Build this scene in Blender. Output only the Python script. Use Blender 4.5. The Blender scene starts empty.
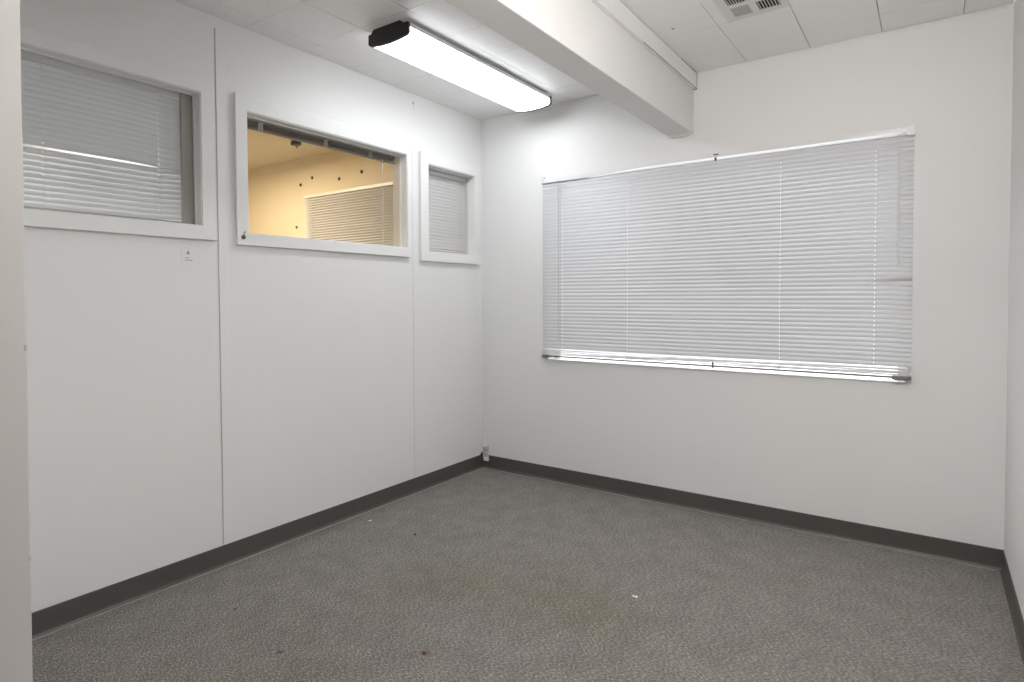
import bpy, bmesh, math, random
from mathutils import Vector, Matrix
random.seed(7)
S = bpy.context.scene
COL = S.collection
PI = math.pi

# ------------------------------------------------------------------ camera
cam_data = bpy.data.cameras.new('camera')
cam = bpy.data.objects.new('camera', cam_data); COL.objects.link(cam)
cam_data.sensor_width = 36.0
cam_data.lens = 600.13 / 1024 * 36
cam_data.shift_y = -(341 - 314.07) / 1024
cam_data.clip_start = 0.02
rt, up, fw = (Vector((0.81958919, 0.57293752, -0.00402028)), Vector((-0.01245883, 0.02483666, 0.99961388)),
              Vector((-0.57281615, 0.81922265, -0.02749399)))
m = Matrix((rt, up, -fw)).transposed().to_4x4()
m.translation = Vector((2.5956, -3.3445, 1.2008))
cam.matrix_world = m
S.camera = cam

# ------------------------------------------------------------------ world, exposure, room light
S.view_settings.view_transform = 'Standard'
S.view_settings.look = 'None'
S.view_settings.gamma = 1.0
S.view_settings.use_curve_mapping = False
S.view_settings.exposure = 0.13
W = bpy.data.worlds.new('daylight'); S.world = W; W.use_nodes = True
W.node_tree.nodes['Background'].inputs['Color'].default_value = (0.98, 0.99, 1.0, 1)
W.node_tree.nodes['Background'].inputs['Strength'].default_value = 3.2
LAMP = 12.5            # radiance of the fluorescent diffuser


def area_light(name, loc, size, power, color, rot=(0, 0, 0)):
    d = bpy.data.lights.new(name, 'AREA'); d.shape = 'RECTANGLE'
    d.size, d.size_y = size; d.energy = power; d.color = color
    o = bpy.data.objects.new(name, d); o.location = loc; o.rotation_euler = rot
    COL.objects.link(o); return o


area_light('hall_fill', (1.6, -4.6, 2.40), (1.2, 0.6), 34, (1.0, 0.94, 0.88))  # unseen fill added behind the camera to light through the doorway
up_fill = area_light('upward_fill', (2.70, -2.93, 1.55), (0.35, 0.35), 19, (1.0, 0.955, 0.925))  # added out-of-frame fill aimed up, brightens the ceiling right of the beam
up_fill.rotation_euler = Vector((-0.12, 0.55, 0.95)).to_track_quat('-Z', 'Y').to_euler()
up_fill.data.spread = math.radians(130)
area_light('room_down_fill', (2.45, -2.25, 2.425), (0.25, 1.2), 16, (1.0, 0.99, 0.97))  # added fill, no fixture here; lifts the floor and right-hand walls
area_light('yellow_room_light', (-2.0, -0.95, 2.38), (1.2, 0.3), 40, (1.0, 0.81, 0.56))
area_light('side_room_light', (-1.2, -2.9, 2.38), (1.2, 0.6), 36, (1.0, 0.97, 0.92))

H = 2.44
RW = 2.867             # room width
WT = 0.10              # wall thickness


# ------------------------------------------------------------------ materials
def mat(name, color, rough=0.5, spec=0.5, metal=0.0, noise=0.0, nscale=8.0, bump=0.0, bscale=60.0, emit=None, coat=0.0):
    M = bpy.data.materials.new(name); M.use_nodes = True
    nt = M.node_tree; b = nt.nodes['Principled BSDF']
    b.inputs['Base Color'].default_value = (*color, 1)
    b.inputs['Roughness'].default_value = rough
    b.inputs['Specular IOR Level'].default_value = spec
    b.inputs['Metallic'].default_value = metal
    if coat: b.inputs['Coat Weight'].default_value = coat
    tc = nt.nodes.new('ShaderNodeTexCoord')
    if noise:
        n = nt.nodes.new('ShaderNodeTexNoise'); n.inputs['Scale'].default_value = nscale
        n.inputs['Detail'].default_value = 4
        nt.links.new(tc.outputs['Object'], n.inputs['Vector'])
        r = nt.nodes.new('ShaderNodeMix'); r.data_type = 'RGBA'
        r.inputs[6].default_value = (*[c * (1 - noise) for c in color], 1)
        r.inputs[7].default_value = (*[min(1, c * (1 + noise)) for c in color], 1)
        nt.links.new(n.outputs['Fac'], r.inputs[0]); nt.links.new(r.outputs[2], b.inputs['Base Color'])
    if bump:
        n = nt.nodes.new('ShaderNodeTexNoise'); n.inputs['Scale'].default_value = bscale
        n.inputs['Detail'].default_value = 3
        nt.links.new(tc.outputs['Object'], n.inputs['Vector'])
        k = nt.nodes.new('ShaderNodeBump'); k.inputs['Strength'].default_value = bump
        k.inputs['Distance'].default_value = 0.002
        nt.links.new(n.outputs['Fac'], k.inputs['Height']); nt.links.new(k.outputs['Normal'], b.inputs['Normal'])
    if emit:
        b.inputs['Emission Color'].default_value = (*emit[0], 1)
        b.inputs['Emission Strength'].default_value = emit[1]
    return M


M_wall = mat('wall_paint', (0.80, 0.80, 0.795), 0.55, 0.35, noise=0.012, nscale=2.5, bump=0.25, bscale=90)
M_ceil = mat('ceiling_tile_paint', (0.87, 0.865, 0.86), 0.42, 0.5, noise=0.03, nscale=5, bump=0.2, bscale=35)
M_gap = mat('tile_gap', (0.22, 0.22, 0.22), 0.9)
M_beam = mat('beam_paint', (0.77, 0.765, 0.75), 0.5, 0.4, noise=0.015, nscale=3, bump=0.3, bscale=25)
M_trim = mat('trim_paint', (0.81, 0.808, 0.80), 0.4, 0.45, noise=0.015, nscale=9, bump=0.15, bscale=40)
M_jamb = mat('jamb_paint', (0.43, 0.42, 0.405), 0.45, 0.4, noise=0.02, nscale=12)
M_base = mat('vinyl_base', (0.092, 0.083, 0.077), 0.42, 0.4, noise=0.10, nscale=6)
M_edge = mat('glue_bead', (0.33, 0.315, 0.30), 0.7, noise=0.1, nscale=40)
M_slat = mat('blind_slat', (0.62, 0.625, 0.64), 0.35, 0.5)
M_slat3 = mat('blind_slat_pale', (0.78, 0.785, 0.80), 0.4, 0.5)
M_slat2 = mat('blind_rail_white', (0.78, 0.78, 0.78), 0.28, 0.5)
M_steel = mat('bare_rail_metal', (0.20, 0.195, 0.18), 0.4, 0.5, metal=0.4, noise=0.2, nscale=30)
M_cord = mat('blind_cord', (0.68, 0.67, 0.65), 0.7)
M_wand = mat('clear_wand', (0.50, 0.50, 0.50), 0.2)
M_black = mat('black_end_plastic', (0.012, 0.010, 0.011), 0.45)
M_white = mat('enamel_white', (0.74, 0.74, 0.73), 0.3)
M_vent = mat('register_white', (0.72, 0.71, 0.69), 0.4)
M_ventgrey = mat('damper_grey', (0.40, 0.40, 0.40), 0.5)
M_dark = mat('dark_cavity', (0.02, 0.018, 0.015), 0.8)
M_mid = mat('dark_screw', (0.12, 0.11, 0.10), 0.5, metal=0.5)
M_alu = mat('brown_sash', (0.42, 0.40, 0.355), 0.45, metal=0.0, noise=0.1, nscale=10)
M_cream = mat('cream_wall_paint', (0.74, 0.66, 0.50), 0.6, noise=0.02, nscale=3)
M_paper = mat('paper_white', (0.80, 0.80, 0.78), 0.7)
M_ink = mat('grey_print', (0.28, 0.28, 0.30), 0.7)
M_seam = mat('panel_seam_grey', (0.50, 0.49, 0.48), 0.8)  # grey of the joint lines between wall panels
M_crumb = mat('dark_crumb', (0.05, 0.035, 0.025), 0.8, noise=0.3, nscale=200)
M_outlet = mat('jack_plastic', (0.62, 0.61, 0.59), 0.35)


def paneling():
    """white painted sheet paneling with faint vertical grain"""
    M = mat('panel_paint', (0.80, 0.798, 0.79), 0.45, 0.4)
    nt = M.node_tree; b = nt.nodes['Principled BSDF']; tc = nt.nodes['Texture Coordinate']
    mp = nt.nodes.new('ShaderNodeMapping'); mp.inputs['Scale'].default_value = (30, 30, 0.7)
    n = nt.nodes.new('ShaderNodeTexNoise'); n.inputs['Scale'].default_value = 1.5; n.inputs['Detail'].default_value = 3
    nt.links.new(tc.outputs['Object'], mp.inputs['Vector']); nt.links.new(mp.outputs['Vector'], n.inputs['Vector'])
    k = nt.nodes.new('ShaderNodeBump'); k.inputs['Strength'].default_value = 0.35; k.inputs['Distance'].default_value = 0.0012
    nt.links.new(n.outputs['Fac'], k.inputs['Height']); nt.links.new(k.outputs['Normal'], b.inputs['Normal'])
    return M


M_panel = paneling()


def carpet():
    M = bpy.data.materials.new('loop_carpet'); M.use_nodes = True
    nt = M.node_tree; b = nt.nodes['Principled BSDF']; L = nt.links.new
    b.inputs['Roughness'].default_value = 0.95; b.inputs['Specular IOR Level'].default_value = 0.1
    b.inputs['Sheen Weight'].default_value = 0.15
    tc = nt.nodes.new('ShaderNodeTexCoord')

    def noise(scale, detail, sc=(1, 1, 1), rough=0.6):
        mp = nt.nodes.new('ShaderNodeMapping'); mp.inputs['Scale'].default_value = sc
        mp.inputs['Rotation'].default_value = (0, 0, math.radians(35))
        n = nt.nodes.new('ShaderNodeTexNoise'); n.inputs['Scale'].default_value = scale
        n.inputs['Detail'].default_value = detail; n.inputs['Roughness'].default_value = rough
        L(tc.outputs['Object'], mp.inputs['Vector']); L(mp.outputs['Vector'], n.inputs['Vector']); return n

    def ramp(src, stops):
        r = nt.nodes.new('ShaderNodeValToRGB'); e = r.color_ramp.elements
        while len(e) < len(stops): e.new(0.5)
        for i, (p, c) in enumerate(stops): e[i].position = p; e[i].color = (*c, 1)
        L(src, r.inputs['Fac']); return r

    def mix(a, bb, fac, mode='MIX'):
        x = nt.nodes.new('ShaderNodeMix'); x.data_type = 'RGBA'; x.blend_type = mode
        if isinstance(fac, float): x.inputs[0].default_value = fac
        else: L(fac, x.inputs[0])
        L(a, x.inputs[6])
        if isinstance(bb, tuple): x.inputs[7].default_value = (*bb, 1)
        else: L(bb, x.inputs[7])
        return x.outputs[2]
    fleck = ramp(noise(150, 4, (0.55, 1.6, 1), 0.75).outputs['Fac'],
                 [(0.34, (0.045, 0.041, 0.038)), (0.44, (0.150, 0.141, 0.130)), (0.54, (0.225, 0.212, 0.195)), (0.66, (0.52, 0.49, 0.45))])
    tint = ramp(noise(60, 3, (0.6, 1.4, 1)).outputs['Fac'], [(0.35, (0.95, 0.96, 1.02)), (0.65, (1.04, 1.0, 0.94))])
    c = mix(fleck.outputs['Color'], tint.outputs['Color'], 1.0, 'MULTIPLY')
    # worn olive and brown soiling patches
    soil = ramp(noise(1.7, 5, (1, 1, 1), 0.65).outputs['Fac'], [(0.40, (0, 0, 0)), (0.58, (1, 1, 1))])
    c2 = mix(c, (0.80, 0.80, 0.60), 1.0, 'MULTIPLY')
    f = nt.nodes.new('ShaderNodeMath'); f.operation = 'MULTIPLY'; f.inputs[1].default_value = 0.55
    near = None
    for (sx_, sy_, sr_) in ((1.02, -1.55, 0.40), (1.47, -1.38, 0.42), (0.80, -2.25, 0.35)):
        vm = nt.nodes.new('ShaderNodeVectorMath'); vm.operation = 'DISTANCE'; vm.inputs[1].default_value = (sx_, sy_, 0)
        L(tc.outputs['Object'], vm.inputs[0])
        mr = nt.nodes.new('ShaderNodeMapRange'); mr.inputs['From Min'].default_value = sr_
        mr.inputs['From Max'].default_value = sr_ * 0.35; mr.inputs['To Min'].default_value = 0.18
        L(vm.outputs['Value'], mr.inputs['Value'])
        if near is None: near = mr.outputs['Result']
        else:
            mx = nt.nodes.new('ShaderNodeMath'); mx.operation = 'MAXIMUM'; L(near, mx.inputs[0]); L(mr.outputs['Result'], mx.inputs[1]); near = mx.outputs[0]
    pm = nt.nodes.new('ShaderNodeMath'); pm.operation = 'MULTIPLY'; L(near, pm.inputs[0]); L(soil.outputs['Color'], pm.inputs[1])
    L(pm.outputs[0], f.inputs[0])
    c = mix(c, c2, f.outputs[0])
    blot = ramp(noise(9, 3).outputs['Fac'], [(0.35, (0.90, 0.90, 0.90)), (0.65, (1.08, 1.08, 1.08))])
    c = mix(c, blot.outputs['Color'], 1.0, 'MULTIPLY')

    def spot(x, y, r, col, c):
        vm = nt.nodes.new('ShaderNodeVectorMath'); vm.operation = 'DISTANCE'; vm.inputs[1].default_value = (x, y, 0)
        L(tc.outputs['Object'], vm.inputs[0])
        mr = nt.nodes.new('ShaderNodeMapRange'); mr.inputs['From Min'].default_value = r
        mr.inputs['From Max'].default_value = r * 0.3; mr.inputs['To Max'].default_value = 0.75
        L(vm.outputs['Value'], mr.inputs['Value'])
        return mix(c, col, mr.outputs['Result'])
    c = spot(1.209, -1.877, 0.022, (0.16, 0.075, 0.04), c)      # reddish brown stain
    c = spot(0.796, -2.154, 0.016, (0.05, 0.04, 0.035), c)
    c = spot(0.400, -2.084, 0.012, (0.05, 0.04, 0.035), c)
    L(c, b.inputs['Base Color'])
    k = nt.nodes.new('ShaderNodeBump'); k.inputs['Strength'].default_value = 0.6; k.inputs['Distance'].default_value = 0.003
    L(noise(260, 3, (0.7, 1.3, 1)).outputs['Fac'], k.inputs['Height']); L(k.outputs['Normal'], b.inputs['Normal'])
    return M


M_carpet = carpet()


def glass():
    M = bpy.data.materials.new('window_glass'); M.use_nodes = True
    nt = M.node_tree; nt.nodes.clear()
    o = nt.nodes.new('ShaderNodeOutputMaterial'); t = nt.nodes.new('ShaderNodeBsdfTransparent')
    t.inputs['Color'].default_value = (0.955, 0.96, 0.96, 1)
    g = nt.nodes.new('ShaderNodeBsdfGlossy'); g.inputs['Roughness'].default_value = 0.02
    f = nt.nodes.new('ShaderNodeFresnel'); f.inputs['IOR'].default_value = 1.5
    x = nt.nodes.new('ShaderNodeMixShader')
    ge = nt.nodes.new('ShaderNodeNewGeometry'); mi = nt.nodes.new('ShaderNodeMapRange')
    mi.inputs['To Min'].default_value = 1.5; mi.inputs['To Max'].default_value = 1 / 1.5
    nt.links.new(ge.outputs['Backfacing'], mi.inputs['Value']); nt.links.new(mi.outputs['Result'], f.inputs['IOR'])
    nt.links.new(f.outputs[0], x.inputs[0]); nt.links.new(t.outputs[0], x.inputs[1]); nt.links.new(g.outputs[0], x.inputs[2])
    nt.links.new(x.outputs[0], o.inputs['Surface'])
    return M


M_glass = glass()


def diffuser_mat():
    """glowing prismatic lens: brighter over each of the two tubes inside"""
    M = bpy.data.materials.new('lamp_lens'); M.use_nodes = True
    nt = M.node_tree; b = nt.nodes['Principled BSDF']; L = nt.links.new
    b.inputs['Base Color'].default_value = (0.8, 0.8, 0.8, 1); b.inputs['Roughness'].default_value = 0.3
    b.inputs['Emission Color'].default_value = (0.93, 0.965, 1.0, 1)
    tc = nt.nodes.new('ShaderNodeTexCoord'); sp = nt.nodes.new('ShaderNodeSeparateXYZ')
    L(tc.outputs['Object'], sp.inputs[0])
    mr = nt.nodes.new('ShaderNodeMapRange'); mr.inputs['From Min'].default_value = -0.13; mr.inputs['From Max'].default_value = 0.13
    L(sp.outputs['X'], mr.inputs['Value'])
    r = nt.nodes.new('ShaderNodeValToRGB'); e = r.color_ramp.elements
    vals = [(0.0, 0.45), (0.25, 1.0), (0.5, 0.6), (0.75, 1.0), (1.0, 0.45)]
    while len(e) < len(vals): e.new(0.5)
    for i, (p, v) in enumerate(vals): e[i].position = p; e[i].color = (v, v, v, 1)
    L(mr.outputs['Result'], r.inputs['Fac'])
    ml = nt.nodes.new('ShaderNodeMath'); ml.operation = 'MULTIPLY'; ml.inputs[1].default_value = LAMP
    L(r.outputs['Color'], ml.inputs[0]); L(ml.outputs[0], b.inputs['Emission Strength'])
    return M


M_lens = diffuser_mat()


# ------------------------------------------------------------------ helpers
def add_box(bm, x0, x1, y0, y1, z0, z1):
    v = [bm.verts.new(p) for p in ((x0, y0, z0), (x1, y0, z0), (x1, y1, z0), (x0, y1, z0),
                                   (x0, y0, z1), (x1, y0, z1), (x1, y1, z1), (x0, y1, z1))]
    for f in ((0, 3, 2, 1), (4, 5, 6, 7), (0, 1, 5, 4), (1, 2, 6, 5), (2, 3, 7, 6), (3, 0, 4, 7)):
        bm.faces.new([v[i] for i in f])
    return v


def box_bm(*a):
    bm = bmesh.new(); add_box(bm, *a); return bm


def add_tube(bm, pts, r, seg=8, cap=True):
    rings = []
    pts = [Vector(p) for p in pts]
    for i, p in enumerate(pts):
        d = (pts[min(i + 1, len(pts) - 1)] - pts[max(i - 1, 0)]).normalized()
        a = d.orthogonal().normalized(); b = d.cross(a)
        rr = r[i] if isinstance(r, (list, tuple)) else r
        rings.append([bm.verts.new(p + rr * (math.cos(2 * PI * k / seg) * a + math.sin(2 * PI * k / seg) * b)) for k in range(seg)])
    for A, B in zip(rings, rings[1:]):
        # align ring B start to A
        j = min(range(seg), key=lambda q: (B[q].co - A[0].co).length)
        for k in range(seg):
            bm.faces.new([A[k], A[(k + 1) % seg], B[(j + k + 1) % seg], B[(j + k) % seg]])
    if cap:
        bm.faces.new(rings[0][::-1]); bm.faces.new(rings[-1])


def add_prism(bm, poly, y0, y1, axis='y'):
    """extrude polygon poly[(a, z)] along y (or x)"""
    P = (lambda a, z, t: (a, t, z)) if axis == 'y' else (lambda a, z, t: (t, a, z))
    A = [bm.verts.new(P(a, z, y0)) for a, z in poly]; B = [bm.verts.new(P(a, z, y1)) for a, z in poly]
    n = len(poly)
    for i in range(n): bm.faces.new([A[i], A[(i + 1) % n], B[(i + 1) % n], B[i]])
    bm.faces.new(A[::-1]); bm.faces.new(B)


def obj(name, bm, material, parent=None, loc=(0, 0, 0), bevel=0.0, smooth=False, mats=None, rot=(0, 0, 0)):
    bmesh.ops.recalc_face_normals(bm, faces=bm.faces)
    me = bpy.data.meshes.new(name); bm.to_mesh(me); bm.free()
    for mm in (mats or [material]): me.materials.append(mm)
    if smooth:
        for p in me.polygons: p.use_smooth = True
    o = bpy.data.objects.new(name, me); COL.objects.link(o)
    o.location = loc; o.rotation_euler = rot
    if parent: o.parent = parent
    if bevel:
        b = o.modifiers.new('bevel', 'BEVEL'); b.width = bevel; b.segments = 2; b.limit_method = 'ANGLE'
    return o


def empty(name, loc=(0, 0, 0), rotz=0.0):
    o = bpy.data.objects.new(name, None); COL.objects.link(o); o.empty_display_size = 0.05
    o.location = loc; o.rotation_euler = (0, 0, rotz); return o


def struct(o):
    o['kind'] = 'structure'; return o


def tag(o, label, cat, group=None):
    o['label'] = label; o['category'] = cat
    if group: o['group'] = group
    return o


def wall_grid(bm, rng_a, rng_z, holes, thick, axis):
    """wall made of blocks around rectangular holes; holes = (a0,a1,z0,z1)"""
    As = sorted({rng_a[0], rng_a[1], *[h[0] for h in holes], *[h[1] for h in holes]})
    Zs = sorted({rng_z[0], rng_z[1], *[h[2] for h in holes], *[h[3] for h in holes]})
    inside = lambda a, z: any(h[0] < a < h[1] and h[2] < z < h[3] for h in holes)
    t0, t1 = thick
    grid = {}
    def V(a, z, t):
        k = (a, z, t)
        if k not in grid: grid[k] = bm.verts.new((t, a, z) if axis == 'x' else (a, t, z))
        return grid[k]
    cell = lambda i, j: 0 <= i < len(As) - 1 and 0 <= j < len(Zs) - 1 and not inside((As[i] + As[i + 1]) / 2, (Zs[j] + Zs[j + 1]) / 2)
    for i in range(len(As) - 1):
        for j in range(len(Zs) - 1):
            if not cell(i, j): continue
            a0, a1, z0, z1 = As[i], As[i + 1], Zs[j], Zs[j + 1]
            for t in (t0, t1): bm.faces.new([V(a0, z0, t), V(a1, z0, t), V(a1, z1, t), V(a0, z1, t)])
            if not cell(i - 1, j): bm.faces.new([V(a0, z0, t0), V(a0, z1, t0), V(a0, z1, t1), V(a0, z0, t1)])
            if not cell(i + 1, j): bm.faces.new([V(a1, z0, t0), V(a1, z1, t0), V(a1, z1, t1), V(a1, z0, t1)])
            if not cell(i, j - 1): bm.faces.new([V(a0, z0, t0), V(a1, z0, t0), V(a1, z0, t1), V(a0, z0, t1)])
            if not cell(i, j + 1): bm.faces.new([V(a0, z1, t0), V(a1, z1, t0), V(a1, z1, t1), V(a0, z1, t1)])


# ------------------------------------------------------------------ room shell
YF = -3.10             # inner face of the doorway wall
W1 = (-2.96, -1.975, 1.515, 2.089)      # clear openings in the left wall: y0 y1 z0 z1
W2 = (-1.770, -0.744, 1.500, 2.058)
W3 = (-0.560, -0.093, 1.490, 2.035)
WB = (0.545, 2.500, 0.790, 1.962)       # window in the back wall: x0 x1 z0 z1

fl = struct(obj('floor', box_bm(0, RW, YF, 0, -0.05, 0), M_carpet))
struct(obj('floor_hall', box_bm(0, 4.2, -6.0, YF, -0.05, 0), M_carpet))
struct(obj('floor_side', box_bm(-3.6, -WT, -3.6, 0, -0.05, 0), M_carpet))

bm = bmesh.new(); wall_grid(bm, (-3.6, 0.0), (0, H + .03), [W1, W2, W3], (-WT, 0), 'x')
struct(obj('wall_left', bm, M_panel))
bm = bmesh.new(); wall_grid(bm, (-3.6, RW + WT), (0, H + .1), [WB], (0, 0.13), 'y')
struct(obj('wall_back', bm, M_wall, loc=(0, 0, 0)))
struct(obj('wall_right', box_bm(RW, RW + WT, YF, 0, 0, H), M_wall))
DX0, DX1 = 1.742, 2.665
bm = bmesh.new(); wall_grid(bm, (0, RW + WT), (0, H), [(DX0 - .05, DX1 + .02, 0.0, 2.06)], (YF - 0.105, YF), 'y')
struct(obj('wall_front', bm, M_wall))
# rooms beyond: the hall behind the doorway, the side rooms seen through the left windows
bm = bmesh.new(); add_box(bm, -0.1, 4.2, -6.1, -6.0, 0, H); add_box(bm, 4.2, 4.3, -6.1, YF - .1, 0, H)
add_box(bm, -0.1, 0, -6.0, -3.6, 0, H); add_box(bm, RW + WT, 4.3, YF - .2, YF - .1, 0, H)
struct(obj('wall_hall', bm, M_wall))
struct(obj('ceiling_hall', box_bm(-0.1, 4.3, -6.1, YF - 0.105, H, H + .05), M_ceil))
bm = bmesh.new(); add_box(bm, -3.7, -3.6, -3.6, 0, 0, H); add_box(bm, -3.6, -WT, -1.95, -1.87, 0, H)
add_box(bm, -3.6, -WT, -0.012, -0.0005, 0, H)
struct(obj('wall_side', bm, M_cream))
bm = bmesh.new(); add_box(bm, -3.7, -WT, -3.7, -3.6, 0, H); add_box(bm, -3.6, -WT - .001, -1.958, -1.9505, 0, H)
struct(obj('wall_side_end', bm, M_wall))
struct(obj('ceiling_side', box_bm(-3.7, -WT, -3.7, 0, H, H + .05), M_cream))

# ceiling: 12 inch tiles with fine joints, offset on either side of the beam
BX0, BX1 = 1.358, 1.497
bm = bmesh.new()
add_box(bm, 0, RW, YF - .1, 0, H + 0.014, H + 0.06)
for f in bm.faces: f.material_index = 1
T = 0.305; g = 0.0014
def tiles(x_first, xa, xb, yo=0.0):
    nx = x_first
    while nx < xb - 0.002:
        x0, x1 = max(nx, xa), min(nx + T, xb)
        ny = 0.07 - 0.0 + yo
        while ny > YF - 0.1:
            y1, y0 = min(ny, 0), max(ny - T, YF - .1)
            if x1 - x0 > 0.01 and y1 - y0 > 0.01:
                n0 = len(bm.faces)
                vs = add_box(bm, x0 + g, x1 - g, y0 + g, y1 - g, H, H + 0.014)
                ax, ay = random.uniform(-1, 1) * .0011, random.uniform(-1, 1) * .0011
                for v in vs[:4]:
                    v.co.z += ax * (1 if v.co.x > (x0 + x1) / 2 else -1) * .5 + ay * (1 if v.co.y > (y0 + y1) / 2 else -1) * .5
            ny -= T
        nx += T
tiles(0.125 - T, 0.0, 1.42)
tiles(1.78 - T, 1.42, RW, 0.015)
struct(obj('ceiling', bm, None, mats=[M_ceil, M_gap]))

# boxed beam with a fascia strip along its right side
bp = empty('ceiling_beam', (BX0, 0, 2.11)); struct(bp)
bm = bmesh.new()
add_box(bm, 0, BX1 - BX0, YF, -0.0005, 0, H - 2.11 - .0005)
obj('beam_body', bm, M_beam, bp, bevel=0.004)
obj('fascia_strip', box_bm(BX1 - BX0, BX1 - BX0 + 0.019, YF, -0.006, 2.352 - 2.11, H - 2.11 - .004), M_trim, bp, bevel=0.002)
bm = bmesh.new(); D = BX1 - BX0
add_box(bm, D + .0180, D + .0196, -0.75, -0.0065, .2412, .2432); add_box(bm, D + .0180, D + .0197, -0.26, -.0065, H - 2.11 - .0055, H - 2.11 - .0035)
add_box(bm, D + .0003, D + .0195, -0.0058, -0.001, .2405, H - 2.11 - .002)
obj('open_joint', bm, M_mid, bp)
bm = bmesh.new()
add_prism(bm, [(-0.004, 0.0), (0.02, -0.010), (0.07, -0.014), (0.11, -0.010), (BX1 - BX0 + 0.004, 0.004), (BX1 - BX0 + .004, 0.02), (-0.004, 0.02)], -0.035, -0.0005)
obj('end_shim', bm, M_beam, bp, bevel=0.003)

# crown bead where the left wall meets the ceiling
struct(obj('trim_crown_back', box_bm(BX1 + .02, RW - .001, -0.006, -0.0005, H - 0.008, H - 0.001), M_trim))

# paneling seams on the left wall
SY = -1.906
bm = bmesh.new(); add_box(bm, 0.0002, 0.0045, SY + 0.003, SY + 0.040, 0.094, 2.388)
struct(obj('trim_1', bm, M_panel, bevel=0.0012))
struct(obj('trim_2', box_bm(0.0002, 0.0012, SY + 0.0006, SY + 0.0026, 0.094, 2.392), M_seam))
struct(obj('trim_3', box_bm(0.0001, 0.0009, -0.6855, -0.684, 0.094, 2.10), M_seam))

# cove base
def cove(name, pts_poly, t0, t1, axis, sign=1):
    bm = bmesh.new()
    add_prism(bm, [(sign * a, z) for a, z in pts_poly], t0, t1, axis)
    return struct(obj(name, bm, M_base, smooth=False))
cp = [(0.0005, 0.0), (0.013, 0.0), (0.0115, 0.004), (0.006, 0.012), (0.0045, 0.022), (0.0045, 0.090), (0.0035, 0.093), (0.0005, 0.093)]
cove('baseboard_left', cp, YF + .001, -0.0005, 'y', 1)
cove('baseboard_back', cp, 0.0045, RW - .0045, 'x', -1)
cove('baseboard_right', [(RW - a, z) for a, z in cp], YF + .001, -0.0005, 'y', 1)
bm = bmesh.new(); add_box(bm, 0.005, DX0 - .08, YF + .0005, YF + .005, 0, .093)
struct(obj('baseboard_front', bm, M_base))
# pale glue line where carpet meets the base
struct(obj('trim_4', box_bm(0.0125, 0.019, YF + .001, -0.02, 0.0, 0.0035), M_edge))
struct(obj('trim_5', box_bm(0.02, RW - .02, -0.0175, -0.0125, 0.0, 0.003), M_edge))

# doorway lining in front of the camera
dr = empty('door_1', (DX0, YF - .05, 0)); struct(dr)
bm = bmesh.new()
for vv in add_box(bm, -0.0495, 0, -0.057, 0.0505, 0, 2.06):
    if vv.co.x > -.01: vv.co.x += (vv.co.z - 1.14) * 0.02     # the jamb is a little out of plumb
add_tube(bm, [(-0.0005, 0.0495, 1.142), (-0.0005, 0.0495, 1.149)], 0.002, 6)
add_tube(bm, [(-.0058, 0.0495, 0.896), (-.0058, 0.0495, 0.902)], 0.002, 6)
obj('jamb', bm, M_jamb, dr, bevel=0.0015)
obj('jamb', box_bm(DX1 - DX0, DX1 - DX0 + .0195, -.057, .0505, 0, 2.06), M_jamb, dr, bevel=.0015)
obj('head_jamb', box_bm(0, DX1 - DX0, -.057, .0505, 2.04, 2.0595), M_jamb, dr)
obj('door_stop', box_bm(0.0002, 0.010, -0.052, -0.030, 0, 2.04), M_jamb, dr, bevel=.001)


# ------------------------------------------------------------------ windows of the left wall
def frame_ring(bm, outer, inner, t0, t1, axis='x'):
    P = (lambda a, z, t: (t, a, z)) if axis == 'x' else (lambda a, z, t: (a, t, z))
    def ring(r, t): return [bm.verts.new(P(a, z, t)) for a, z in ((r[0], r[2]), (r[1], r[2]), (r[1], r[3]), (r[0], r[3]))]
    O0, O1, I0, I1 = ring(outer, t0), ring(outer, t1), ring(inner, t0), ring(inner, t1)
    for i in range(4):
        j = (i + 1) % 4
        bm.faces.new([O1[i], O1[j], I1[j], I1[i]]); bm.faces.new([O0[i], O0[j], I0[j], I0[i]])
        bm.faces.new([O0[i], O0[j], O1[j], O1[i]]); bm.faces.new([I0[i], I0[j], I1[j], I1[i]])


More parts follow.
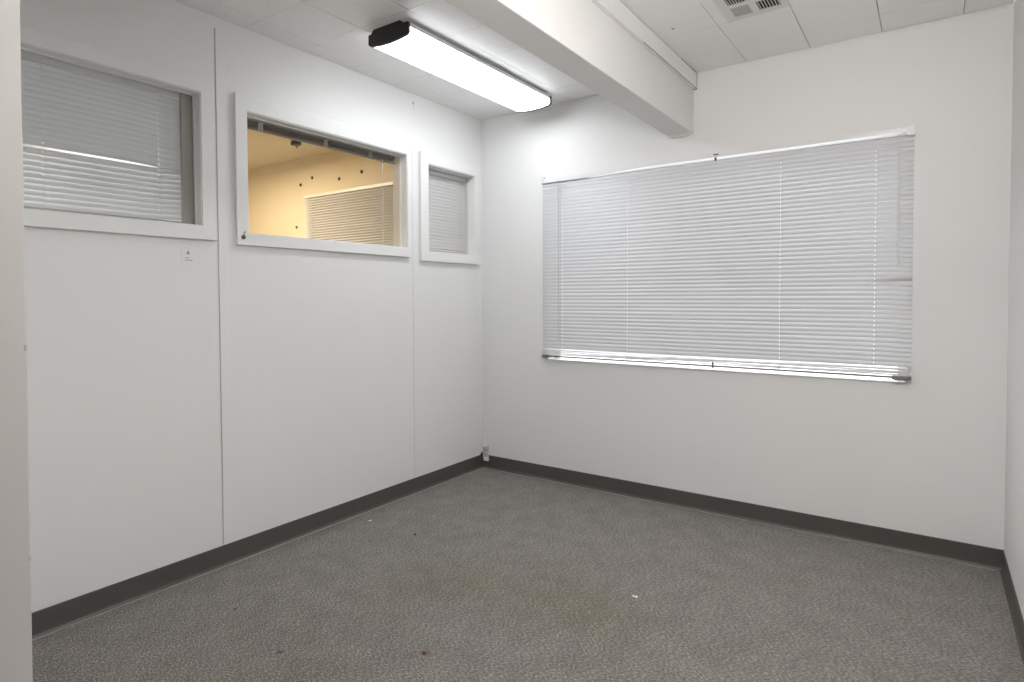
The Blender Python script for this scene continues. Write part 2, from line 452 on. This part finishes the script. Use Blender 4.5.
def left_window(idx, op, outer, proud, sash=None, low_proud=None):
    w = struct(empty('window_%d' % idx, (0, (op[0] + op[1]) / 2, op[2])))
    oy, oz = w.location.y, w.location.z
    sh = lambda r: (r[0] - oy, r[1] - oy, r[2] - oz, r[3] - oz)
    bm = bmesh.new(); frame_ring(bm, sh(outer), sh(op), 0.0003, proud)
    obj('casing', bm, M_trim, w, bevel=0.002)
    if low_proud:
        o = sh(outer); i = sh(op)
        bm = bmesh.new()
        A = [(o[0], o[2] - .002), (o[1] + .002, o[2] - .002), (i[1], i[2] - .002), (i[0], i[2] - .002)]
        v0 = [bm.verts.new((proud - .001, a, z)) for a, z in A]; v1 = [bm.verts.new((low_proud, a, z)) for a, z in A]
        for k in range(4): bm.faces.new([v0[k], v0[(k + 1) % 4], v1[(k + 1) % 4], v1[k]])
        bm.faces.new(v1); bm.faces.new(v0[::-1])
        obj('sill_casing', bm, M_trim, w, bevel=.0015)
    # lining of the opening, stepped stop and glass
    e = 0.0008
    inn = (op[0] + .004, op[1] - .004, op[2] + .004, op[3] - .004)
    bm = bmesh.new(); frame_ring(bm, sh((op[0] + e, op[1] - e, op[2] + e, op[3] - e)), sh(inn), -WT + .001, proud - .004)
    obj('lining', bm, M_trim, w)
    st = (inn[0] + .004, inn[1] - .004, inn[2] + .004, inn[3] - .005)
    bm = bmesh.new(); frame_ring(bm, sh((inn[0] + .0003, inn[1] - .0003, inn[2] + .0003, inn[3] - .0003)), sh(st), -0.045, -0.030)
    obj('glazing_stop', bm, M_trim, w, bevel=0.001)
    bm = bmesh.new(); add_box(bm, -0.050, -0.0465, *(v for v in sh((inn[0] + .0005, inn[1] - .0005, inn[2] + .0005, inn[3] - .0005))))
    obj('glass', bm, M_glass, w)
    if sash:
        bm = bmesh.new()
        for (a0, a1, z0, z1) in sash: add_box(bm, -0.070, -0.052, a0 - oy, a1 - oy, z0 - oz, z1 - oz)
        obj('sash', bm, M_alu, w, bevel=.001)
    return w


w1 = left_window(1, W1, (-3.03, -1.918, 1.458, 2.150), 0.011,
                 sash=[(-2.026, -1.981, 1.534, 2.083), (-2.954, -1.981, 1.5215, 1.5335)], low_proud=0.020)
w2 = left_window(2, W2, (-1.824, -0.716, 1.446, 2.130), 0.020)
w3 = left_window(3, W3, (-0.628, -0.050, 1.430, 2.105), 0.020)
# rubber bumper on the lower left corner of the middle casing
bm = bmesh.new(); add_tube(bm, [(0.0195, -1.795, 1.482), (0.0235, -1.795, 1.482), (0.027, -1.795, 1.482)], [0.011, 0.010, 0.005], 14)
add_tube(bm, [(0.02, -1.795, 1.49), (0.023, -1.788, 1.508)], 0.002, 6)
tag(obj('rubber_bumper', bm, M_mid), 'small dark round bumper on the lower left corner of the middle window casing', 'bumper')

# back window: recess with aluminium frame and glass
w4 = struct(empty('window_4', ((WB[0] + WB[1]) / 2, 0.0, WB[2])))
sx, sz = w4.location.x, w4.location.z
bm = bmesh.new(); frame_ring(bm, (WB[0] - sx + .001, WB[1] - sx - .001, .001, WB[3] - sz - .001), (WB[0] - sx + .035, WB[1] - sx - .035, .010, WB[3] - sz - .035), 0.075, 0.105, 'y')
obj('window_frame', bm, M_white, w4, bevel=.002)
obj('glass', box_bm(WB[0] - sx + .03, WB[1] - sx - .03, 0.088, 0.092, .008, WB[3] - sz - .03), M_glass, w4)
obj('sill', box_bm(WB[0] - sx + .001, WB[1] - sx - .001, -0.004, 0.074, -0.012 + .0135, 0.008), M_trim, w4, bevel=.001)


# ------------------------------------------------------------------ blinds
def slat_strip(bm, L, z, tilt, yc=0.0, w=0.0268, arc=0.0032, holes=(), segs=24, zf=None, tf=None, hole_w=0.0017):
    """one curved slat running along x; local -y faces the room. tilt: 0 flat, 90 closed"""
    xs = {0.0, L}
    for k in range(1, segs): xs.add(L * k / segs)
    hx = []
    for h in holes:
        xs.add(h - hole_w / 2); xs.add(h + hole_w / 2); hx.append((h - hole_w / 2, h + hole_w / 2))
    xs = sorted(x for x in xs if 0 <= x <= L)
    prof = [-1, -0.6, -0.2, 0.2, 0.6, 1]
    rows = []
    for x in xs:
        t = math.radians(tf(x) if tf else tilt); dz = zf(x) if zf else 0.0
        row = []
        for p in prof:
            a = p * w / 2; b = arc * (1 - p * p)
            # along-slat axis in (y,z): lower edge toward the room
            ay, az = -math.cos(t), -math.sin(t)      # direction from upper edge to lower edge
            ny, nz = -math.sin(t), math.cos(t)        # normal (room/up side)
            row.append(bm.verts.new((x, yc + a * ay + b * ny, z + dz + a * az + b * nz)))
        rows.append(row)
    for i in range(len(xs) - 1):
        xm = (xs[i] + xs[i + 1]) / 2
        hole = any(a < xm < b for a, b in hx)
        for k in range(len(prof) - 1):
            if hole and k == 2: continue
            f = bm.faces.new([rows[i][k], rows[i + 1][k], rows[i + 1][k + 1], rows[i][k + 1]]); f.smooth = True


def blind(name, label, L, z_top, z_bot, loc, rotz, cords, tilt=68, pitch=0.0215, group=None, slat_m=None, bow=None, zf=None, tf=None,
          head=True, bottom=True, wand=None, cordpull=None, head_m=None, segs=24, seed=1, headrail=None, hole_w=0.0017):
    R = random.Random(seed)
    sm = slat_m or M_slat
    root = empty(name, loc, rotz); tag(root, label, 'window blind', group)
    bm = bmesh.new()
    z = z_top - 0.014; i = 0; zs = []
    while z > z_bot + 0.012:
        ph = R.uniform(0, 6.28); am = R.uniform(0.0002, 0.0007); tj = R.uniform(-1.5, 1.5)
        zz = (lambda x, i=i, z=z, ph=ph, am=am: am * math.sin(x * 3.1 + ph) + (zf(x, i, z) if zf else 0))
        tt = (lambda x, i=i, z=z, tj=tj: (tf(x, i, z) if tf else tilt) + tj)
        slat_strip(bm, L, z, tilt, holes=cords, segs=segs, zf=zz, tf=tt, hole_w=hole_w)
        zs.append(z); z -= pitch; i += 1
    o = obj('slats', bm, sm, root)
    for f in o.data.polygons: f.use_smooth = True
    if headrail: headrail(root)
    elif head:
        bm = bmesh.new(); add_box(bm, 0, L, -0.0125, 0.0125, z_top, z_top + 0.025)
        obj('head_rail', bm, head_m or M_slat2, root, bevel=0.0015)
    if bottom:
        bm = bmesh.new()
        add_prism(bm, [(-0.0125, z_bot + .002), (-0.010, z_bot - .004), (0.010, z_bot - .004), (0.0125, z_bot + .002), (0.009, z_bot + .007), (-0.009, z_bot + .007)], 0, L, 'x')
        obj('bottom_rail', bm, M_slat2, root)
    for c in cords:
        bm = bmesh.new()
        for dx in (-0.0022, 0.0022):        # ladder: zigzags over each slat edge
            pts = [(c + dx, -0.012, z_top + .002)]
            for zz in zs:
                zo = zf(c, 0, zz) if zf else 0
                pts += [(c + dx, -0.0075, zz + 0.006 + zo), (c + dx, -0.0115, zz - 0.010 + zo)]
            pts.append((c + dx, -0.012, z_bot))
            add_tube(bm, pts, 0.00045, 4)
        obj('ladder_cord', bm, M_cord, root)
    if wand:
        x, z0 = wand[0], wand[1]; bm = bmesh.new()
        add_tube(bm, [(x, -0.016, z_top + .004), (x, -0.022, z_top - 0.02)], 0.0012, 6)
        add_tube(bm, [(x, -0.022, z_top - 0.02), (x + .003, -0.020, (z_top + z0) / 2), (x + .004, -0.019, z0 + .03)], 0.0024, 6)
        add_tube(bm, [(x + .004, -0.019, z0 + .03), (x + .004, -0.019, z0)], [0.0028, 0.0035], 8)
        obj('tilt_wand', bm, M_wand if len(wand) < 3 else M_cord, root)
    if cordpull:
        x, z0 = cordpull; bm = bmesh.new()
        for dx in (-.002, .002): add_tube(bm, [(x + dx, -0.017, z_top + .003), (x + dx * 1.5, -0.019, z0)], 0.0008, 5)
        add_tube(bm, [(x, -.019, z0 + .004), (x, -.019, z0 - .02)], [0.002, 0.0045], 8)
        obj('pull_cord', bm, M_cord, root)
    return root


# big blind on the back wall (local x = world x, local -y faces the room)
BX, BL = 0.519, 2.003
BZ = 1.940
def gap_open(x):
    # slats hang slightly lower than the head rail towards the right of the blind
    t = min(1, max(0, (x - 0.22) / 0.55))
    return t * t * (3 - 2 * t)
def big_headrail(root):
    bm = bmesh.new(); N = 40
    prof = [(-0.0125, 0.0), (0.0125, 0.0), (0.0125, 0.030), (-0.0125, 0.030)]
    rings = []
    for i in range(N + 1):
        x = BL * i / N
        base = BZ - 0.003 + 0.018 * gap_open(x)
        rings.append([bm.verts.new((x, a, base + b if b == 0 else 1.974 - 0.010 * (1 - gap_open(x)))) for a, b in prof])
    for A, B in zip(rings, rings[1:]):
        for k in range(4): bm.faces.new([A[k], A[(k + 1) % 4], B[(k + 1) % 4], B[k]])
    bm.faces.new(rings[0]); bm.faces.new(rings[-1][::-1])
    hr = obj('head_rail', bm, M_slat2, root)
    for x0, x1 in ((-0.004, 0.014), (BL - 0.030, BL + 0.004)):
        bm = bmesh.new()
        add_box(bm, x0, x1, -0.0155, -0.0130, 1.938, 1.980)
        add_box(bm, x0, x1, -0.0130, 0.0150, 1.975, 1.980)
        add_box(bm, x0, x1, -0.0130, 0.0150, 1.936, 1.9385)
        add_box(bm, x0 if x0 < 0 else x1 - .0022, x0 + .0022 if x0 < 0 else x1, -0.0130, 0.0150, 1.9385, 1.975)
        obj('mounting_bracket', bm, M_white, root, bevel=.0006)
    bm = bmesh.new()
    add_box(bm, 1.098, 1.124, -0.0160, -0.0127, 1.9665, 1.9725); add_box(bm, 1.104, 1.114, -0.0150, -.0127, 1.936, 1.954)
    obj('mounting_bracket', bm, M_mid, root)
def bent(x, i, z):
    # the slat at z = 1.27 is kinked upward at its right end, leaving a dark slit under it
    d = 0.0
    if abs(z - 1.277) < 0.0108 and x > 1.86:
        d += 0.001 * min(1, (x - 1.86) / 0.10)
    return d
def bent_t(x, i, z):
    t = 69.0
    if abs(z - 1.277) < 0.0108 and x > 1.84: t += 34 * min(1, (x - 1.84) / 0.08)
    return t
bb = blind('window_blind', 'wide closed white blind over the window on the wall facing the camera', BL, BZ, 0.858, (BX, -0.020, 0), 0,
           [0.149, 0.593, 1.436, 1.854], tilt=69, pitch=0.0222, zf=bent, tf=bent_t, bottom=False, wand=(0.127, 0.93),
           cordpull=(1.946, 1.37), headrail=big_headrail, segs=40, seed=5)
# stacked loose slats, bottom rail and hold-down brackets
bm = bmesh.new()
for k, zz in enumerate((0.865, 0.857, 0.849, 0.841, 0.833)):
    slat_strip(bm, BL - .012, zz, 11, segs=30, zf=lambda x, k=k: 0.0012 * math.sin(x * (2.3 + k) + k), w=0.0255)
o = obj('stacked_slats', bm, M_slat2, bb)
for f in o.data.polygons: f.use_smooth = True
bm = bmesh.new()
add_prism(bm, [(-0.0125, 0.820), (-0.009, 0.8165), (0.009, 0.8165), (0.0125, 0.820), (0.0125, 0.825), (-0.0125, 0.825)], 0.0, BL, 'x')
obj('bottom_rail', bm, M_steel, bb)
for x0, x1 in ((-0.002, 0.055), (BL - 0.075, BL + 0.001)):
    bm = bmesh.new(); add_box(bm, x0, x1, -0.016, 0.016, 0.812, 0.828); add_box(bm, x0 + .01, x1 - .01, -.019, -.016, .808, .826)
    obj('rail_end_cap', bm, M_steel, bb, bevel=.002)
for x in (0.593, 1.100, 1.436):
    bm = bmesh.new(); add_box(bm, x - .004, x + .004, -.0150, -.0125, .812, .846)
    obj('tape_clip', bm, M_mid if x == 1.1 else M_white, bb)

# small ones in the left wall: local x runs along world +y, local -y faces world +x
ROT = PI / 2
def w1_tilt(x, i, z): return 70.0 if z < 1.752 else 104.0
def w1_z(x, i, z):
    if z < 1.755: return -0.006 * max(0.0, min(1.0, (0.90 - x) / 0.07))
    return 0.006 * max(0.0, min(1.0, (0.86 - x) / 0.10))
blind('window_blind', 'closed grey blind behind the left window, bright slit across its middle', 0.945, 2.062, 1.524, (-0.083, -2.953, 0), ROT,
      [0.14, 0.440, 0.843], tilt=70, zf=w1_z, tf=w1_tilt, segs=12, seed=3, hole_w=0.0045, slat_m=M_slat3)
blind('window_blind', 'small closed white blind behind the narrow window next to the corner', 0.452, 2.002, 1.512, (-0.074, -0.553, 0), ROT,
      [0.05, 0.405], tilt=66, wand=(0.450 - .005, 1.545, 1), segs=10, seed=9, slat_m=M_slat3)
# raised blind of the middle window
rb = empty('raised_blind', (-0.080, W2[0] + .012, 0), ROT)
tag(rb, 'raised dark grey blind bunched at the top of the middle window', 'window blind')
RL = W2[1] - W2[0] - .024
M_grey = mat('stacked_slats_grey', (0.22, 0.215, 0.215), 0.45, noise=0.15, nscale=20)
obj('head_rail', box_bm(0, RL, -0.0125, 0.0125, 2.042, 2.050), M_grey, rb)
bm = bmesh.new()
for k in range(9): slat_strip(bm, RL - .006, 2.039 - k * 0.0024, 3, segs=12, zf=lambda x, k=k: .0008 * math.sin(3 * x + k))
o = obj('stacked_slats', bm, M_grey, rb)
bm = bmesh.new(); add_prism(bm, [(-.0125, 2.016), (-.009, 2.010), (.009, 2.010), (.0125, 2.016)], 0, RL, 'x')
obj('bottom_rail', bm, M_grey, rb)
for c in (0.11, 0.49, 0.80):
    bm = bmesh.new(); add_box(bm, c - .012, c + .012, -.0165, -.0135, 2.010, 2.048)
    obj('cord_tape', bm, M_ventgrey, rb)
bm = bmesh.new(); add_tube(bm, [(RL - 0.105, -0.012, 2.02), (RL - .107, -.013, 1.76), (RL - 0.108, -0.012, 1.52)], 0.0024, 6)
obj('pull_cord', bm, M_cord, rb)
# blind of the yellow room, hung on the same outside wall
blind('window_blind', 'long cream blind on the yellow wall seen through the middle window', 1.9, 2.075, 1.05, (-1.930, -0.045, 0), 0,
      [0.12, 0.91, 1.75], tilt=48, segs=10, seed=4)

# ------------------------------------------------------------------ things in the yellow room
for (x, z, r) in ((-2.025, 2.213, .014), (-1.862, 2.256, .014), (-1.501, 2.206, .014), (-1.221, 2.230, .015), (-0.975, 2.279, .012), (-2.092, 1.840, .012)):
    bm = bmesh.new(); add_tube(bm, [(0, 0, 0), (0, -0.006, 0), (0, -0.011, 0)], [r, r * .95, r * .5], 12)
    tag(obj('wall_plug', bm, M_black, loc=(x, -0.0125, z)),
        {2.213: 'black wall plug above the upper left corner of the cream blind, lower of two',
         2.256: 'black wall plug second from left in the row above the cream blind',
         2.206: 'black wall plug low above the middle of the cream blind',
         2.230: 'black wall plug high above the cream blind, fourth in the row from the left',
         2.279: 'black wall plug closest to the raised blind, rightmost of the row',
         1.840: 'black wall plug beside the left end of the cream blind, lowest of all'}[z], 'wall plug', 'black plugs on the yellow wall')
hk = empty('ceiling_hook', (-1.522, -0.414, H)); tag(hk, 'dark block hook on the ceiling beyond the middle window', 'hook')
bm = bmesh.new(); add_box(bm, -.030, .030, -.030, .030, -.035, -.0005); obj('mount', bm, M_black, hk, bevel=.006)
bm = bmesh.new(); add_tube(bm, [(0, 0, -.035), (0, 0, -.05), (.012, 0, -.058), (.02, 0, -.048)], .004, 6); obj('hook', bm, M_mid, hk)

# ------------------------------------------------------------------ fluorescent fixture
FX, FY0, FY1 = 0.560, -1.405, -0.190
fx = empty('fluorescent_light', (FX, (FY0 + FY1) / 2, H)); tag(fx, 'long white fluorescent ceiling light with black ends', 'ceiling light')
hl = (FY1 - FY0) / 2
bm = bmesh.new(); add_prism(bm, [(-.088, -.0005), (.088, -.0005), (.088, -.016), (.125, -.018), (.125, -.0355), (-.125, -.0355), (-.125, -.018), (-.088, -.016)], -hl, hl)
obj('housing', bm, M_white, fx)
bm = bmesh.new(); add_prism(bm, [(-.1235, -.036), (-.1245, -.060), (-.112, -.070), (-.060, -.077), (0, -.0795), (.060, -.077), (.112, -.070), (.1245, -.060), (.1235, -.036)], -hl + .012, hl - .012)
obj('diffuser', bm, M_lens, fx)
for s in (-1, 1):
    bm = bmesh.new()
    prof = [(-.127, -.018), (-.108, -.018), (-.103, -.010), (-.092, -.001), (.078, -.001), (.090, -.010), (.100, -.017), (.127, -.018),
            (.128, -.062), (.115, -.073), (.060, -.080), (0, -.0825), (-.060, -.080), (-.115, -.073), (-.128, -.062)]
    y0, y1 = sorted((s * (hl - .012), s * (hl + .004)))
    add_prism(bm, prof, y0, y1)
    obj('end_cap', bm, M_black, fx, bevel=.0015)

# ------------------------------------------------------------------ ceiling register
vx, vy = 1.962, -0.682
v = empty('ceiling_vent', (vx, vy, H)); tag(v, 'white square air vent with slatted quarters set in the ceiling', 'vent')
bm = bmesh.new()
Q = [(-.091, -.017, .012, .103), (.012, .098, .012, .103), (-.091, -.017, -.103, -.012), (.012, .098, -.103, -.012)]
xs = [-.130, -.091, -.017, .012, .098, .125]; ys = [-.135, -.103, -.012, .012, .103, .135]
for i in range(5):
    for j in range(5):
        if i in (1, 3) and j in (1, 3): continue
        add_box(bm, xs[i], xs[i + 1], ys[j], ys[j + 1], -.007, -.0015)
bmesh.ops.remove_doubles(bm, verts=bm.verts, dist=1e-5)
obj('face_plate', bm, M_vent, v)
bm = bmesh.new()
for q in Q: add_box(bm, *q, -.0014, -.0006)
obj('duct_opening', bm, M_dark, v)
obj('damper_plate', box_bm(-.0905, -.0175, .0125, .1025, -.0065, -.0045), M_ventgrey, v)
for qi in (1, 2, 3):
    q = Q[qi]; bm = bmesh.new(); n = 7
    for k in range(n):
        x = q[0] + (q[1] - q[0]) * (k + .5) / n
        vs = add_box(bm, x - .0016, x + .0016, q[2], q[3], -.0085, -.002)
        for vv in vs[:4]: vv.co.x += .003
    obj('grille', bm, M_vent, v)

# ceiling screw / spot and small nail high on the left wall
bm = bmesh.new(); add_tube(bm, [(0, 0, -.0002), (0, 0, -.003)], [.008, .005], 10)
tag(obj('ceiling_screw', bm, M_ventgrey, loc=(1.60, -0.615, H)), 'tiny grey screw head in the ceiling tile right of the beam', 'screw')
nl = bmesh.new(); add_tube(nl, [(0, 0, 0), (.012, 0, .001)], .0035, 8); add_tube(nl, [(.008, 0, 0), (.009, .004, -.03), (.006, .005, -.062)], [.0016, .0012, .0006], 5)
tag(obj('wall_nail', nl, M_outlet, loc=(0, -.677, 2.383)), 'small painted nail with a wire end high on the left wall under the light', 'nail')

# sticker on the left panel
sk = empty('wall_sticker', (0, -2.038, 1.385)); tag(sk, 'tiny white sticker with a grey triangle symbol below the left window', 'sticker')
obj('backing', box_bm(.0002, .0007, -.026, .026, -.030, .032), M_paper, sk)
bm = bmesh.new()
add_prism(bm, [(-.006, .006), (.010, .006), (.002, .022)], .0007, .0010, 'x')
obj('symbol', bm, M_ink, sk)
bm = bmesh.new()
add_box(bm, .0007, .0010, -.012, .006, -.012, -.009); add_box(bm, .0007, .0010, -.012, .020, -.021, -.018)
obj('print', bm, M_ink, sk)

# phone / power jack in the corner, just above the base
jk = empty('wall_outlet', (0.032, 0, 0.112)); tag(jk, 'white wall outlet in the room corner just above the dark baseboard', 'outlet')
obj('cover_plate', box_bm(-.024, .024, -.010, -.0005, -.046, .054), M_outlet, jk, bevel=.003)
obj('top_hood', box_bm(-.022, .022, -.020, -.0105, .036, .050), M_paper, jk, bevel=.003)
for dz in (.010, -.022):
    bm = bmesh.new()
    add_box(bm, -.013, -.009, -.0118, -.0102, dz, dz + .013); add_box(bm, .005, .009, -.0118, -.0102, dz, dz + .013)
    add_box(bm, -.004, .001, -.0118, -.0102, dz - .008, dz - .003)
    obj('receptacle', bm, M_mid, jk)
obj('bottom_flap', box_bm(-.006, .030, -.026, -.0105, -.056, -.034), M_paper, jk, bevel=.002)
bm = bmesh.new(); add_tube(bm, [(-.028, -.006, -.006), (-.028, -.022, -.010), (-.024, -.03, -.014)], .006, 8)
obj('cable_stub', bm, M_mid, jk)

# ------------------------------------------------------------------ litter on the carpet
def scrap(name, label, x, y, lx, ly, rz, m, group=None):
    bm = bmesh.new(); n = 5
    rows = [[bm.verts.new(((i / n - .5) * lx, (j / 2 - .5) * ly * (1 + .2 * math.sin(i * 2)), .002 + .0012 * math.sin(i * 1.3 + j))) for j in range(3)] for i in range(n + 1)]
    for i in range(n):
        for j in range(2): bm.faces.new([rows[i][j], rows[i + 1][j], rows[i + 1][j + 1], rows[i][j + 1]])
    o = obj(name, bm, m, loc=(x, y, 0), rot=(0, 0, rz))
    s = o.modifiers.new('thick', 'SOLIDIFY'); s.thickness = .0015; s.offset = 0
    tag(o, label, 'litter', group); return o
scrap('paper_scrap', 'white paper scrap lying on the open carpet right of centre', 1.637, -1.121, .021, .010, .2, M_paper)
scrap('paper_scrap', 'pale paper scrap on the carpet near the left baseboard', .129, -1.161, .016, .010, 1.2, M_paper)
def crumb(label, x, y, r):
    bm = bmesh.new(); bmesh.ops.create_icosphere(bm, subdivisions=2, radius=r)
    for vv in bm.verts: vv.co *= random.uniform(.75, 1.2); vv.co.z *= .55
    o = obj('crumb', bm, M_crumb, loc=(x, y, r * .5)); tag(o, label, 'litter'); return o
crumb('dark crumb on the carpet just right of the pale scrap', .465, -1.163, .007)
crumb('dark brown crumb on the reddish carpet stain near the camera', 1.206, -1.884, .006)
